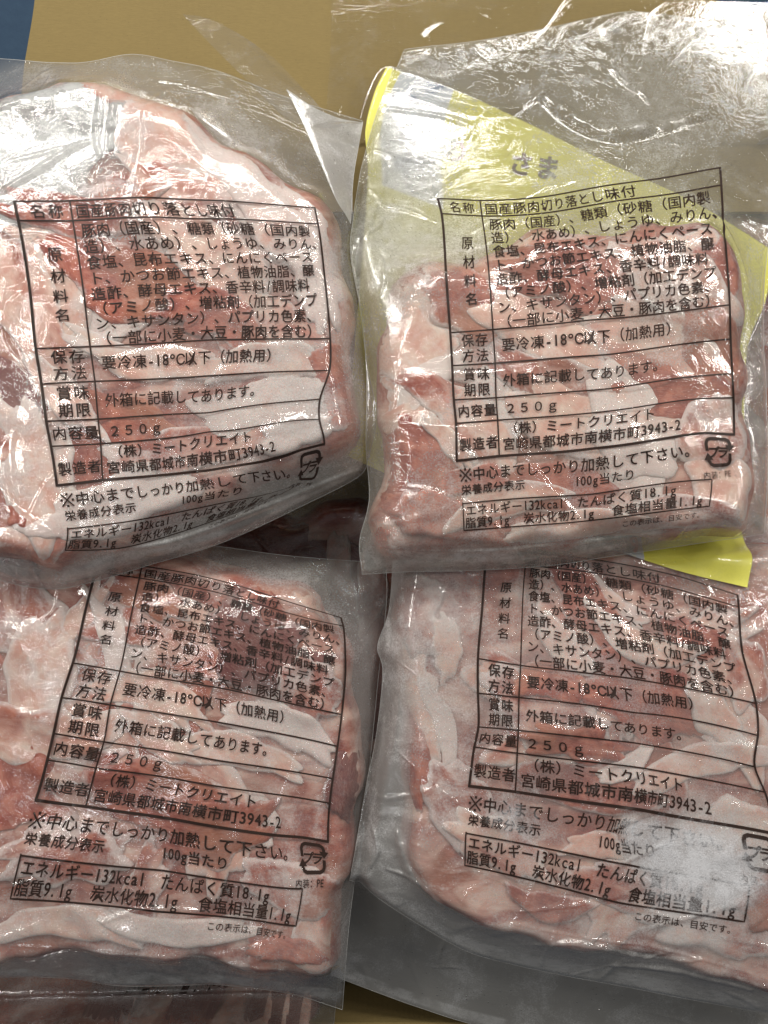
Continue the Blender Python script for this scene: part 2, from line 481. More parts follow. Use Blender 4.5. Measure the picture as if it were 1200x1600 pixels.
ROWS = [0, 6.3, 48, 59.6, 71.6, 80, 93]
def label_art():
    A = Art()
    DX = 16.2; T = 0.54; H = 0.92
    for i, y in enumerate(ROWS):
        A.line([(-0.4, y), (100.3, y)], H if i == 6 else T)
    A.line([(0, 0), (0, 93)], H); A.line([(100, 0), (100, 93)], 0.75)
    A.line([(DX, 0), (DX, 93)], T)
    A.text('名称', 3.6, 3.3, 5.2, 4.7)
    A.text('国産豚肉切り落とし味付', 17.4, 3.4, 5.0, 4.8)
    for k, ch in enumerate('原材料名'): A.text(ch, 6.6, 16.5 + 6.6 * k, 5.0, 4.8)
    L = ['豚肉（国産）、糖類（砂糖（国内製', '造）、水あめ）、しょうゆ、みりん、', '食塩、昆布エキス、にんにくペース',
         'ト、かつお節エキス、植物油脂、醸', '造酢、酵母エキス、香辛料/調味料', '（アミノ酸）、増粘剤（加工デンプ',
         'ン、キサンタン）、パプリカ色素、', '（一部に小麦・大豆・豚肉を含む）']
    for k, s in enumerate(L): A.text(s, 18.3, 9.6 + 5.12 * k, 4.86, 4.75)
    A.text('保存', 3.8, 51.2, 5.3, 4.8); A.text('方法', 3.8, 56.6, 5.3, 4.8)
    A.text('賞味', 3.8, 62.9, 5.3, 4.8); A.text('期限', 3.8, 68.4, 5.3, 4.8)
    A.text('内容量', 0.9, 75.9, 5.1, 4.8); A.text('製造者', 0.9, 87.8, 5.1, 4.8)
    A.text('要冷凍-18℃以下（加熱用）', 18.8, 53.6, 5.0, 4.8)
    A.text('外箱に記載してあります。', 18.8, 65.8, 4.75, 4.7)
    A.text('２５０ｇ', 18.8, 75.9, 4.9, 4.4)
    A.text('（株）ミートクリエイト', 18.8, 83.3, 4.85, 4.7)
    A.text('宮崎県都城市南横市町3943-2', 17.6, 88.9, 4.9, 4.8)
    A.text('中心までしっかり加熱して下さい。', 5.65, 98.3, 5.05, 4.9)
    A.line([(1.0, 96.2), (5.0, 100.4)], 0.5); A.line([(5.0, 96.2), (1.0, 100.4)], 0.5)
    for qx, qy in ((3, 96.3), (3, 100.3), (1.1, 98.3), (4.9, 98.3)): A.line([(qx - 0.4, qy), (qx + 0.4, qy)], 0.8)
    A.text('栄養成分表示', 0.8, 103.6, 4.15, 3.9)
    A.text('100g当たり', 43.8, 103.6, 4.2, 4.0)
    A.line([(1.0, 108.4), (89.8, 108.4), (89.8, 118.4), (1.0, 118.4), (1.0, 107.9)], 0.5)
    A.text('エネルギー132kcal', 1.9, 111.1, 4.5, 4.3)
    A.text('たんぱく質18.1g', 44.6, 111.1, 4.45, 4.3)
    A.text('脂質9.1g', 1.6, 115.7, 4.35, 4.3)
    A.text('炭水化物2.1g', 24.4, 115.7, 4.4, 4.3)
    A.text('食塩相当量1.1g', 56.6, 115.7, 4.35, 4.3)
    A.text('この表示は、目安です。', 60.0, 121.2, 2.55, 2.5, bold=0.004)
    # recycling mark: two hooked arrows round the kana
    x0, x1, y0, y1 = 90.0, 98.4, 94.9, 103.9
    w = 1.15
    A.line([(x0, 99.0), (x0, y0 + 1.6), (x0 + 0.5, y0 + 0.5), (x0 + 1.6, y0), (x1 - 1.6, y0), (x1 - 0.5, y0 + 0.5), (x1, y0 + 1.6), (x1, 97.2)], w, 0.6)
    A.line([(x1, 99.9), (x1, y1 - 1.6), (x1 - 0.5, y1 - 0.5), (x1 - 1.6, y1), (x0 + 1.6, y1), (x0 + 0.5, y1 - 0.5), (x0, y1 - 1.6), (x0, 101.6)], w, 0.6)
    A.add([(x1 - 1.7, 97.0), (x1 + 1.7, 97.0), (x1, 99.4)], [[0, 1, 2]])
    A.add([(x0 - 1.7, 102.0), (x0 + 1.7, 102.0), (x0, 99.6)], [[0, 2, 1]])
    A.text('プラ', 90.4, 99.5, 3.6, 4.3, skew=0.25, bold=0.03)
    A.text('内装：PE', 86.8, 107.0, 2.9, 2.8, bold=0.004)
    return A.get()
LV, LF = label_art()

def tps(src, dst):
    src = np.asarray(src, float); dst = np.asarray(dst, float)
    n = len(src)
    d = np.hypot(src[:, None, 0] - src[None, :, 0], src[:, None, 1] - src[None, :, 1])
    K = np.where(d > 0, d ** 2 * np.log(d + 1e-12), 0) + np.eye(n) * 0.5
    Pm = np.c_[np.ones(n), src]
    A = np.zeros((n + 3, n + 3)); A[:n, :n] = K; A[:n, n:] = Pm; A[n:, :n] = Pm.T
    W = np.linalg.solve(A, np.vstack([dst, np.zeros((3, 2))]))
    def f(q):
        q = np.asarray(q, float)
        d = np.hypot(q[:, None, 0] - src[None, :, 0], q[:, None, 1] - src[None, :, 1])
        U = np.where(d > 0, d ** 2 * np.log(d + 1e-12), 0)
        return U @ W[:n] + np.c_[np.ones(len(q)), q] @ W[n:]
    return f

# ------------------------------------------------------------------ packs
H = np.full((NY, NX), -0.160)          # accumulated top of everything placed so far
H[GY > P(0, 225, -0.022)[1]] = -0.0215    # the spread flap behind
H[GY < -0.2755] = -0.0695                 # rim of the near side panel

def wrinkle(F, pts, z, w=0.9, h=0.9, asym=0.0):
    """add a sharp ridge along a pixel polyline; w, h in millimetres"""
    c = catmull(pts, 40)
    x, y = P(c[:, 0], c[:, 1], z)
    pad = 0.008
    ix0 = max(0, int((x.min() - pad - X0) / RES)); ix1 = min(NX, int((x.max() + pad - X0) / RES))
    iy0 = max(0, int((y.min() - pad - Y0) / RES)); iy1 = min(NY, int((y.max() + pad - Y0) / RES))
    if ix1 <= ix0 or iy1 <= iy0: return
    X = GX[iy0:iy1, ix0:ix1]; Y = GY[iy0:iy1, ix0:ix1]
    d2 = np.full(X.shape, 1e9); tt = np.zeros(X.shape)
    for i in range(len(x) - 1):
        ex, ey = x[i + 1] - x[i], y[i + 1] - y[i]
        L = ex * ex + ey * ey + 1e-15
        t = np.clip(((X - x[i]) * ex + (Y - y[i]) * ey) / L, 0, 1)
        q = (X - x[i] - t * ex) ** 2 + (Y - y[i] - t * ey) ** 2
        m = q < d2; d2[m] = q[m]; tt[m] = ((i + t) / (len(x) - 1))[m]
    hw = w * 0.00135 * (0.55 + 0.45 * np.sin(np.pi * np.clip(tt, 0, 1))) + 1e-9
    hh = hw * (0.50 + 0.10 * np.sin(tt * 19 + w * 7) + 0.06 * np.sin(tt * 47 + h * 5)) * min(1.25, 0.6 + 0.4 * h)
    F[iy0:iy1, ix0:ix1] += hh * np.clip(1 - d2 / hw ** 2, 0, 1) ** 2 * sstep(0, 0.06, tt) * sstep(1, 0.94, tt)

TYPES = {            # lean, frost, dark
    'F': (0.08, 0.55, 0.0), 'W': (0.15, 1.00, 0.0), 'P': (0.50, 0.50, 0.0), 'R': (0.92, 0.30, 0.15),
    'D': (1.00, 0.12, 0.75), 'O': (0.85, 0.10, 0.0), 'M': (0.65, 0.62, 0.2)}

def make_pack(name, label, sides, z0, meat_poly, slices, nfill=16, th=0.020, tilt=(0, 0), ctrl=None, art=None,
              wr=(), film=None, seed=1, frost_spots=(), rim=0.008, nu=270, ink=None, fill='FPPRMMWO', edge=True, flange_haze=0.0, taut=0.00022, seal=0.45, group=None):
    global H
    r = np.random.RandomState(seed)
    film = film or FILM
    top, right, bottom, left = [np.array(s, float) for s in sides]
    S, out_px = coons(top, right, bottom, left, int(nu * 1.2), int(nu * 1.4))
    cx, cy = P(S[..., 0].mean(), S[..., 1].mean(), z0)
    e = empty(name, (float(cx), float(cy), z0), label, 'meat pack', group)
    mp = catmull(meat_poly, 120, True)[:-1]
    ph = np.linspace(0, 2 * math.pi, len(mp), endpoint=False)
    wob = sum(r.uniform(2, 6) * np.sin(n_ * ph + r.uniform(0, 6.28)) for n_ in (5, 8, 11, 16, 23))
    cm = mp.mean(0); dm = mp - cm
    mp = mp - dm / np.hypot(dm[:, 0], dm[:, 1])[:, None] * np.clip(wob + 4, -2, 30)[:, None]
    mx, my = P(mp[:, 0], mp[:, 1], z0 + th * 0.5)
    sd = poly_sdf(np.c_[mx, my])
    plane = z0 + tilt[0] * (GX - cx) + tilt[1] * (GY - cy)
    Hs = H + 0.0012
    drop = plane - 0.35 * np.clip(-sd - 0.004, 0, 1)
    G = np.maximum(drop, Hs)
    G = np.maximum(blur(G, 2.5), Hs)
    Gs = blur(G, 14)
    def PG(px_, py_):
        x_, y_ = P(px_, py_, z0)
        for _ in range(4): x_, y_ = P(px_, py_, sample(Gs, x_, y_))
        return x_, y_
    ox, oy = PG(out_px[::4, 0], out_px[::4, 1])
    so = poly_sdf(np.c_[ox, oy])
    R = rim
    q = np.clip(sd / R, 0, 1)
    dome = th * np.sqrt(np.clip(1 - (1 - q) ** 2, 0, 1)) * (0.92 + 0.08 * sstep(0, 0.05, sd))
    und = noise_field(seed * 7 + 1, 16, 22, r.rand() * 3) * 0.0007
    M = np.where(sd > 0, G + dome + und * q, G - 0.002)
    SDY, SDX = np.gradient(blur(sd, 3), RES)
    # frozen core
    k = np.linspace(0, 1, 46) ** 0.7
    c0 = np.array([mx.mean(), my.mean()])
    ring = np.c_[mx, my]
    V2 = (c0[None, None] + (ring[None] - c0) * k[::-1][:, None, None])
    zz = sample(M, V2[..., 0], V2[..., 1]) - 0.0008
    nseg = len(ring)
    V = np.concatenate([V2, zz[..., None]], -1).reshape(-1, 3)
    V[:nseg, 2] = sample(G, V[:nseg, 0], V[:nseg, 1])
    Vb = V[:nseg].copy(); Vb[:, 2] = sample(G, Vb[:, 0], Vb[:, 1]) + 0.0
    i = np.arange(45)[:, None]; j = np.arange(nseg)[None]; kk = (j + 1) % nseg
    Fc = np.stack([i * nseg + j, i * nseg + kk, (i + 1) * nseg + kk, (i + 1) * nseg + j], -1).reshape(-1, 4)
    o = mesh_np('frozen_meat_block', V, Fc, MEAT, e, attrs={'loc': V + r.rand(3) * 3})
    o.color = (0.62, 0.5, 0.25, 1)
    # slices
    lst = []
    bx0, bx1, by0, by1 = mp[:, 0].min(), mp[:, 0].max(), mp[:, 1].min(), mp[:, 1].max()
    tries = 0
    while len(lst) < nfill and tries < 900:
        tries += 1
        px_, py_ = r.uniform(bx0, bx1), r.uniform(by0, by1)
        wx, wy = P(px_, py_, z0 + th)
        if sample(sd, wx, wy) < 0.006: continue
        lst.append((px_, py_, r.uniform(60, 130), r.uniform(28, 60), r.uniform(0, 180), r.choice(list(fill))))
    lst += [tuple(s) for s in slices]
    for sidx, (px_, py_, a, b, ang, ty) in enumerate(lst):
        zc = z0 + th
        ccx, ccy = [float(v) for v in P(px_, py_, zc)]
        a *= MM * (CAM_D - zc) / CAM_D; b *= MM * (CAM_D - zc) / CAM_D
        ca, sa = math.cos(-math.radians(ang)), math.sin(-math.radians(ang))
        hm = [(r.randint(2, 9), r.uniform(0, 6.28), r.uniform(0.02, 0.10)) for _ in range(5)]
        hm += [(r.randint(11, 26), r.uniform(0, 6.28), r.uniform(0.006, 0.02)) for _ in range(4)]
        bend = r.uniform(-0.5, 0.5) / a * 0.6
        fk, fp, fa = r.uniform(140, 330), r.uniform(0, 6.28), r.uniform(0.0001, 0.0004)
        t_ = r.uniform(0.0008, 0.0017)
        S0 = blur(M, 4.0) if sidx % 3 == 0 or sidx == 0 else S0
        def local(x, y):
            dx, dy = x - ccx, y - ccy
            s = dx * ca + dy * sa; w = -dx * sa + dy * ca
            w = w - bend * s * s
            return s, w
        def radius(th_):
            rr = 1.0
            for n_, p_, m_ in hm: rr = rr + m_ * np.sin(n_ * th_ + p_)
            return rr
        def height(x, y, s, w):
            th_ = np.arctan2(w / b, s / a)
            rho = np.hypot(s / a, w / b) / radius(th_)
            pr = np.sqrt(np.clip(1 - np.clip(rho, 0, 1) ** 9, 0, 1))
            fold = fa * np.sin(fk * (w + 0.3 * s) + fp + 2 * np.sin(90 * s + fp))
            return rho, sample(S0, x, y) + (t_ + fold + 0.00015 * np.sin(170 * s + fp)) * pr
        nr, nt = 15, 64
        rho = np.r_[0.0, np.linspace(0.12, 0.9, nr - 5), 0.96, 0.985, 0.997, 1.0][:nr]
        nr = len(rho)
        tht = np.linspace(0, 2 * math.pi, nt, endpoint=False)
        RR = rho[:, None] * radius(tht)[None]
        s = RR * a * np.cos(tht); w = RR * b * np.sin(tht)
        wl = w + bend * s * s
        x = ccx + s * ca - wl * sa; y = ccy + s * sa + wl * ca
        _, z = height(x, y, s, w)
        z[-1] = sample(S0, x[-1], y[-1]) - 0.0012
        sdx = sample(sd, x, y)
        over = np.clip(0.0012 - sdx, 0, 1)
        x = x + sample(SDX, x, y) * over; y = y + sample(SDY, x, y) * over      # folds down at the pack's side
        z = np.where(over > 0, np.maximum(np.minimum(z, sample(M, x, y) + 0.0004) - over * 0.8, sample(G, x, y) + 0.0004), z)
        V = np.stack([x, y, z], -1).reshape(-1, 3)
        i = np.arange(nr - 1)[:, None]; j = np.arange(nt)[None]; kk = (j + 1) % nt
        Fc = np.stack([i * nt + j, (i + 1) * nt + j, (i + 1) * nt + kk, i * nt + kk], -1).reshape(-1, 4)
        lc = np.stack([s, w, s * 0 + r.rand()], -1).reshape(-1, 3) + r.rand(3) * 2
        nm = {'F': 'fat_piece', 'W': 'frosted_fat_piece', 'I': 'ice_crust'}.get(ty, 'meat_slice')
        o = mesh_np(nm, V, Fc, ICE if ty == 'I' else MEAT, e, attrs={'loc': lc, 'rim': (np.exp(-((rho[:, None] - 0.97) / 0.10) ** 2) + 0 * tht[None]).ravel()})
        if ty != 'I':
            l_, f_, d_ = TYPES[ty]
            o.color = (l_ + r.uniform(-.06, .06), f_ + r.uniform(-.12, .12), max(0, d_ + r.uniform(-.05, .08)), 1)
        # splat
        m_ = max(a, b) * 1.4
        ix0 = max(0, int((ccx - m_ - X0) / RES)); ix1 = min(NX, int((ccx + m_ - X0) / RES))
        iy0 = max(0, int((ccy - m_ - Y0) / RES)); iy1 = min(NY, int((ccy + m_ - Y0) / RES))
        if ix1 > ix0 and iy1 > iy0:
            Xs = GX[iy0:iy1, ix0:ix1]; Ys = GY[iy0:iy1, ix0:ix1]
            s2, w2 = local(Xs, Ys)
            rh, zz = height(Xs, Ys, s2, w2)
            zz = zz - np.clip(-sd[iy0:iy1, ix0:ix1], 0, 1) * 1.2
            sub = M[iy0:iy1, ix0:ix1]
            M[iy0:iy1, ix0:ix1] = np.where(rh < 1, np.maximum(sub, zz), sub)
    # film over the meat: a membrane pulled taut over what it covers
    T = np.maximum(M, G)
    hole = so < -0.001
    T = np.where(hole, G, T)
    F = T.copy()
    for sg in (14, 9, 6, 4, 3, 2, 1.4):
        for _ in range(3):
            F = np.maximum(T, blur(F, sg))
    inner0 = sstep(0, 0.006, so)
    lim = G + np.clip(so, 0, 1) * 2.2 + 0.0006             # comes together at the bag's edge
    F = np.minimum(F, np.maximum(lim, T))
    F = blur(F, 3.0) * inner0 + blur(F, 1.0) * (1 - inner0)
    for _ in range(4):
        F = F + 2.0 * blur(np.maximum(T + 0.0002 - F, 0), 2.2)
    F = np.maximum(blur(F, 0.8), T + 0.00008)
    gap = np.clip((F - np.where(sd > 0, M, G)) / 0.0032, 0, 1)
    inner = sstep(0, 0.006, so)
    # taut wrinkles
    a1 = r.uniform(0, 3.14)
    for kx in range(3):
        nz = noise_field(seed * 31 + kx, 42, 11, a1 + kx * 1.1)
        rdg = np.clip(1 - (nz * 5.0) ** 2, 0, 1) ** 2
        msk = sstep(0.15, 1.3, noise_field(seed * 37 + kx, 26, 26))
        F += taut * 3.0 * rdg * msk * inner
    F += noise_field(seed * 41, 14, 18, a1) * taut * 0.7 * inner
    for w_ in wr:
        wrinkle(F, w_[0], z0 + th, *(w_[1:]))
    F = np.maximum(F, T + 0.00008)
    # meshes
    nv = S.shape[0]
    x, y = PG(S[..., 0], S[..., 1])
    inside = sample(so, x, y)
    # shift pixels for height: the interior keeps its place in plan
    z = sample(F, x, y)
    g = sample(blur(gap, 1.5), x, y)
    g = np.maximum(g, flange_haze)
    fr = np.zeros_like(g)
    for (fx_, fy_, fr_, fs_) in frost_spots:
        xx, yy = P(fx_, fy_, z0 + th)
        fr += fs_ * np.exp(-(((x - xx) ** 2 + (y - yy) ** 2) / (fr_ * MM) ** 2) ** 1.5)
    vv_ = np.linspace(0, 1, nv)[:, None]
    bnd = sstep(0.955, 0.962, vv_) * sstep(0.992, 0.985, vv_)
    fr = fr + seal * bnd * np.clip(0.5 + 0.5 * sample(noise_field(seed * 43, 5, 5), x, y), 0, 1)
    V = np.stack([x, y, z], -1).reshape(-1, 3)
    st = 3
    xb, yb = x[::st, ::st], y[::st, ::st]
    zb = np.minimum(sample(G, xb, yb), z[::st, ::st] - 0.0004)
    zb = zb - 0.0003
    Vb = np.stack([xb, yb, zb], -1).reshape(-1, 3)
    Fa = grid_faces(x.shape[1], nv); Fb = grid_faces(xb.shape[1], xb.shape[0], len(V))[:, ::-1]
    fo = mesh_np('bag_film', np.vstack([V, Vb]), [Fa, Fb], film, e,
            attrs={'gap': np.r_[g.ravel(), np.full(len(Vb), -0.45)], 'frost': np.r_[np.clip(fr, 0, 1).ravel(), np.zeros(len(Vb))]})
    if edge:
        ex, ey = PG(out_px[:, 0], out_px[:, 1])
        ez = sample(F, ex, ey)
        Vt, Ft = tube(np.c_[ex, ey, ez], 0.00010, 5)
        mesh_np('film_edge', Vt, Ft, EDGE, e)
    if ctrl is not None:
        src = [(c[0], c[1]) for c in ctrl]; dst = [(c[2], c[3]) for c in ctrl]
        AV, AF = (LV, LF) if art is None else art
        q = tps(src, dst)(AV[:, :2])
        zq = np.full(len(q), z0 + th)
        for _ in range(4):
            qx, qy = P(q[:, 0], q[:, 1], zq)
            zq = sample(F, qx, qy)
        mesh_np('printed_label', np.c_[qx, qy, zq + 0.00022 + AV[:, 2] * 0.0003], AF, ink or INK, e, smooth=True)
    H = np.where(so > -0.0005, np.maximum(H, F), H)
    e['_'] = 0; del e['_']
    return e, F, so

def sheet(S, z, mat, name, parent=None, thick=0.0, attrs=None):
    nv, nu = S.shape[:2]
    V = np.concatenate([S, z[..., None]], -1).reshape(-1, 3)
    F = grid_faces(nu, nv)
    if thick:
        n = len(V)
        V2 = V.copy(); V2[:, 2] -= thick
        b = np.r_[np.arange(nu), np.arange(2, nv) * nu - 1, nu * nv - 1 - np.arange(nu), (np.arange(nv - 2, 0, -1)) * nu]
        b2 = np.roll(b, -1)
        side = np.c_[b, b2, b2 + n, b + n]
        F = np.vstack([F, F[:, ::-1] + n, side]); V = np.vstack([V, V2])
        if attrs: attrs = {k: np.concatenate([a, a]) for k, a in attrs.items()}
    return mesh_np(name, V, F, mat, parent, smooth=not thick, attrs=attrs)

# ------------------------------------------------------------------ setting: floor and box
def structure(o): o['kind'] = 'structure'; return o
BLUE = simple('dark_blue_mat', (0.012, 0.036, 0.075), 0.8, 160, (0.026, 0.060, 0.105), 0.001)
fl = mesh_np('floor', [(-3, -3, -0.180), (3, -3, -0.180), (3, 3, -0.180), (-3, 3, -0.180)], np.array([[0, 1, 2, 3]]), BLUE, None, False)
structure(fl)

box = empty('cardboard_box', (0, 0, -0.17), 'open tan cardboard box holding the frozen meat packs, one flap spread out behind them', 'cardboard box')
def slab(name, x0, x1, y0, y1, z0, z1, parent, mat):
    V = [(x, y, z) for z in (z0, z1) for y in (y0, y1) for x in (x0, x1)]
    F = np.array([[0, 2, 3, 1], [4, 5, 7, 6], [0, 1, 5, 4], [2, 6, 7, 3], [0, 4, 6, 2], [1, 3, 7, 5]])
    o = mesh_np(name, V, F, mat, parent, False)
    bv = o.modifiers.new('bevel', 'BEVEL'); bv.width = 0.0008; bv.segments = 2
    return o
slab('base_panel', -0.24, 0.24, -0.284, 0.20, -0.169, -0.165, box, CARD)
slab('side_panel', -0.24, 0.24, -0.284, -0.2760, -0.1645, -0.070, box, CARD)
slab('side_panel', -0.244, -0.2405, -0.284, 0.20, -0.1645, -0.030, box, CARD)
slab('side_panel', 0.2405, 0.244, -0.284, 0.20, -0.1645, -0.030, box, CARD)
slab('side_panel', -0.24, 0.24, 0.196, 0.20, -0.1645, -0.026, box, CARD)
# the flap spread out at the back, a wavering cut edge on its left
zf = -0.022
S, _ = coons([(72, -160), (500, -150), (900, -60), (1110, -2), (1340, 48)], [(1340, 48), (1340, 200), (1340, 330)],
             [(20, 330), (600, 330), (1340, 330)], [(72, -160), (55, 0), (46, 60), (38, 110), (30, 200), (20, 330)], 60, 30)
x, y = P(S[..., 0], S[..., 1], zf)
sheet(np.stack([x, y], -1), np.full(x.shape, zf) + 0.0008 * np.sin(x * 60) , CARD, 'flap', box, 0.0035)

# ------------------------------------------------------------------ packs from the bottom of the pile upwards
GRP = 'frozen pork packs piled in the box'
make_pack('meat_pack', 'dim meat pack deep in the dark gap in the middle of the pile',
    [[(250, 690), (450, 690), (760, 700)], [(760, 700), (750, 900), (735, 1210)], [(250, 1210), (500, 1230), (735, 1210)], [(250, 690), (245, 900), (250, 1210)]],
    -0.074, [(290, 850), (400, 800), (700, 790), (720, 1000), (700, 1160), (500, 1190), (300, 1170), (275, 1000)],
    [(530, 900, 70, 22, 80, 'F'), (580, 930, 60, 25, 100, 'M'), (470, 980, 60, 30, 40, 'F')], nfill=10, fill='DDRDM', th=0.018, film=FILM, seed=3, nu=150, group=GRP, edge=True)  # mostly dark fill slices: the gap's shade put into the meat colour
A_ = Art(); A_.text('食塩相当量1.1g', 56.6, 115.7, 4.35, 4.3); A_.line([(30, 118.6), (89.8, 118.6)], 0.4); A_.text('この表示は、目安です。', 60.0, 121.2, 2.55, 2.5, bold=0.004)
SMALL_ART = A_.get()
fctrl = [(0, 93, -95, 1440), (100, 93, 405, 1452), (0, 118, -95, 1559), (100, 118, 405, 1574)]
make_pack('meat_pack', 'bottommost pack, only a dark strip showing below the lower left pack',
    [[(-130, 1180), (250, 1180), (560, 1200)], [(560, 1200), (545, 1400), (520, 1590)], [(-130, 1572), (0, 1577), (150, 1586), (300, 1597), (440, 1600), (520, 1590)], [(-130, 1180), (-130, 1400), (-130, 1572)]],
    -0.125, [(-100, 1220), (250, 1220), (520, 1240), (510, 1560), (430, 1582), (200, 1570), (-100, 1560)],
    [(450, 1560, 60, 14, 3, 'D'), (250, 1560, 90, 12, 3, 'M')], nfill=10, fill='DDRDM', th=0.020, film=FILM, seed=5, nu=150, ctrl=fctrl, art=SMALL_ART, ink=INK_WORN, flange_haze=0.5, group=GRP)  # fill meat coloured dark to deepen the shadow below the upper pack
make_pack('meat_pack', 'pack at bottom right showing only its empty milky flap',
    [[(600, 1120), (900, 1120), (1320, 1120)], [(1320, 1120), (1320, 1400), (1320, 1730)], [(517, 1522), (590, 1550), (660, 1575), (760, 1605), (1000, 1660), (1320, 1730)], [(600, 1120), (565, 1300), (545, 1400), (530, 1470), (517, 1522)]],
    -0.034, [(640, 1180), (900, 1160), (1290, 1160), (1290, 1400), (1100, 1420), (760, 1380), (650, 1300)],
    [], nfill=6, th=0.016, film=FILM_DEEP, seed=8, nu=220, group=GRP, flange_haze=0.75,
    wr=[([(690, 1560), (695, 1530), (703, 1510)], 1.2, 1.6), ([(680, 1566), (710, 1562), (735, 1565)], 1.0, 1.2)])

make_pack('meat_pack', 'dim pack at the right edge below the upper right pack and the yellow sheet',
    [[(960, 330), (1150, 250), (1340, 140)], [(1340, 140), (1340, 600), (1340, 960)], [(960, 960), (1150, 975), (1340, 960)], [(960, 330), (950, 600), (960, 960)]],
    -0.046, [(990, 400), (1300, 380), (1300, 920), (990, 930)],
    [], nfill=10, th=0.018, film=FILM_DEEP, seed=9, nu=150, group=GRP)

# ---- lower left
BL = [(0, 6.3, 149, 893), (16.2, 0, 222, 884), (32, 0, 290, 895), (50, 0, 362, 912), (75, 0, 450, 940), (100, 0, 533, 965),
      (16.2, 6.3, 218, 903), (40, 6.3, 315, 920), (70, 6.3, 425, 950), (100, 6.3, 536.5, 978),
      (0, 48, 114, 1036), (16.2, 48, 187.5, 1048.5), (55, 48, 350, 1076), (100, 48, 534, 1116.5), (100, 27, 540, 1045), (0, 27, 131, 965),
      (0, 59.6, 96.5, 1090), (16.2, 59.6, 172.5, 1101.5), (55, 59.6, 350, 1130), (100, 59.6, 527.5, 1166),
      (0, 71.6, 84, 1146), (16.2, 71.6, 162.5, 1159), (55, 71.6, 340, 1188), (100, 71.6, 520, 1216.5),
      (0, 80, 74, 1187.5), (16.2, 80, 150, 1200), (100, 80, 515, 1255),
      (0, 93, 56, 1250), (16.2, 93, 134, 1260), (55, 93, 310, 1287), (100, 93, 512.5, 1315),
      (1, 108.4, 32.5, 1336.5), (1, 118.4, 16.5, 1404), (89.8, 108.4, 472.5, 1388.5), (89.8, 118.4, 462.5, 1446.5),
      (90, 94.9, 470, 1317), (98.4, 103.9, 507, 1363), (45, 108.4, 255, 1360), (45, 118.4, 245, 1424), (72, 121.2, 385, 1452), (0.6, 98.3, 46, 1281), (81, 98.3, 441, 1333)]
make_pack('meat_pack', 'lower left meat pack, printed label slanting, flat sealed strip below it',
    [[(-120, 850), (100, 850), (300, 850), (450, 868), (603, 880)],
     [(603, 880), (604, 940), (592, 1050), (578, 1190), (560, 1330), (545, 1450), (535, 1577)],
     [(-120, 1516), (0, 1524), (100, 1526), (200, 1539), (350, 1537), (460, 1552), (535, 1577)],
     [(-120, 850), (-120, 1100), (-120, 1300), (-120, 1516)]],
    -0.016, [(-100, 860), (120, 850), (280, 870), (400, 890), (500, 935), (555, 1040), (570, 1180), (556, 1320), (535, 1450), (518, 1528), (300, 1509), (100, 1492), (-100, 1486)],
    [(30, 960, 120, 60, 60, 'M'), (130, 960, 70, 20, -50, 'F'), (300, 1000, 150, 60, 10, 'P'), (60, 1050, 110, 50, 100, 'F'),
     (180, 1010, 90, 22, 75, 'W'), (240, 1080, 100, 35, 20, 'F'), (400, 1020, 90, 60, 30, 'D'), (480, 1080, 60, 50, 60, 'M'),
     (60, 1150, 120, 50, 0, 'P'), (20, 1230, 80, 70, 60, 'R'), (250, 1240, 120, 55, 10, 'R'), (440, 1130, 90, 35, 20, 'W'),
     (370, 1170, 100, 30, 10, 'F'), (250, 1150, 70, 28, 30, 'F'), (100, 1330, 100, 50, 0, 'M'), (330, 1300, 100, 50, 0, 'R'), (540, 1240, 70, 30, 85, 'D'),
     (460, 1390, 90, 40, 20, 'M'), (100, 1440, 130, 28, 2, 'F'), (280, 1460, 130, 24, 4, 'W'), (450, 1480, 60, 22, 10, 'O'), (505, 940, 70, 26, 35, 'F'),
     (230, 930, 70, 28, 20, 'R')],
    nfill=14, th=0.022, seed=12, nu=300, group=GRP, ctrl=BL,
    wr=[([(0, 1310), (50, 1275), (85, 1220), (105, 1170)], 1.6, 1.8), ([(0, 1388), (60, 1368), (110, 1335), (150, 1290)], 1.4, 1.5),
        ([(150, 1442), (220, 1420), (290, 1420), (340, 1424)], 1.6, 1.6), ([(115, 1230), (120, 1290), (118, 1350)], 1.2, 1.2),
        ([(340, 1270), (345, 1330), (360, 1400)], 1.5, 1.2), ([(0, 1480), (200, 1493), (400, 1512), (530, 1530)], 1.0, 0.9),
        ([(255, 895), (330, 905), (380, 925)], 1.0, 0.8), ([(30, 1180), (60, 1120), (40, 1060)], 1.2, 1.0), ([(390, 1535), (430, 1528), (440, 1515), (450, 1540)], 1.0, 1.5)],
    frost_spots=[(250, 1510, 120, 0.25), (450, 1460, 90, 0.3), (80, 1520, 150, 0.25), (430, 1130, 60, 0.25)])

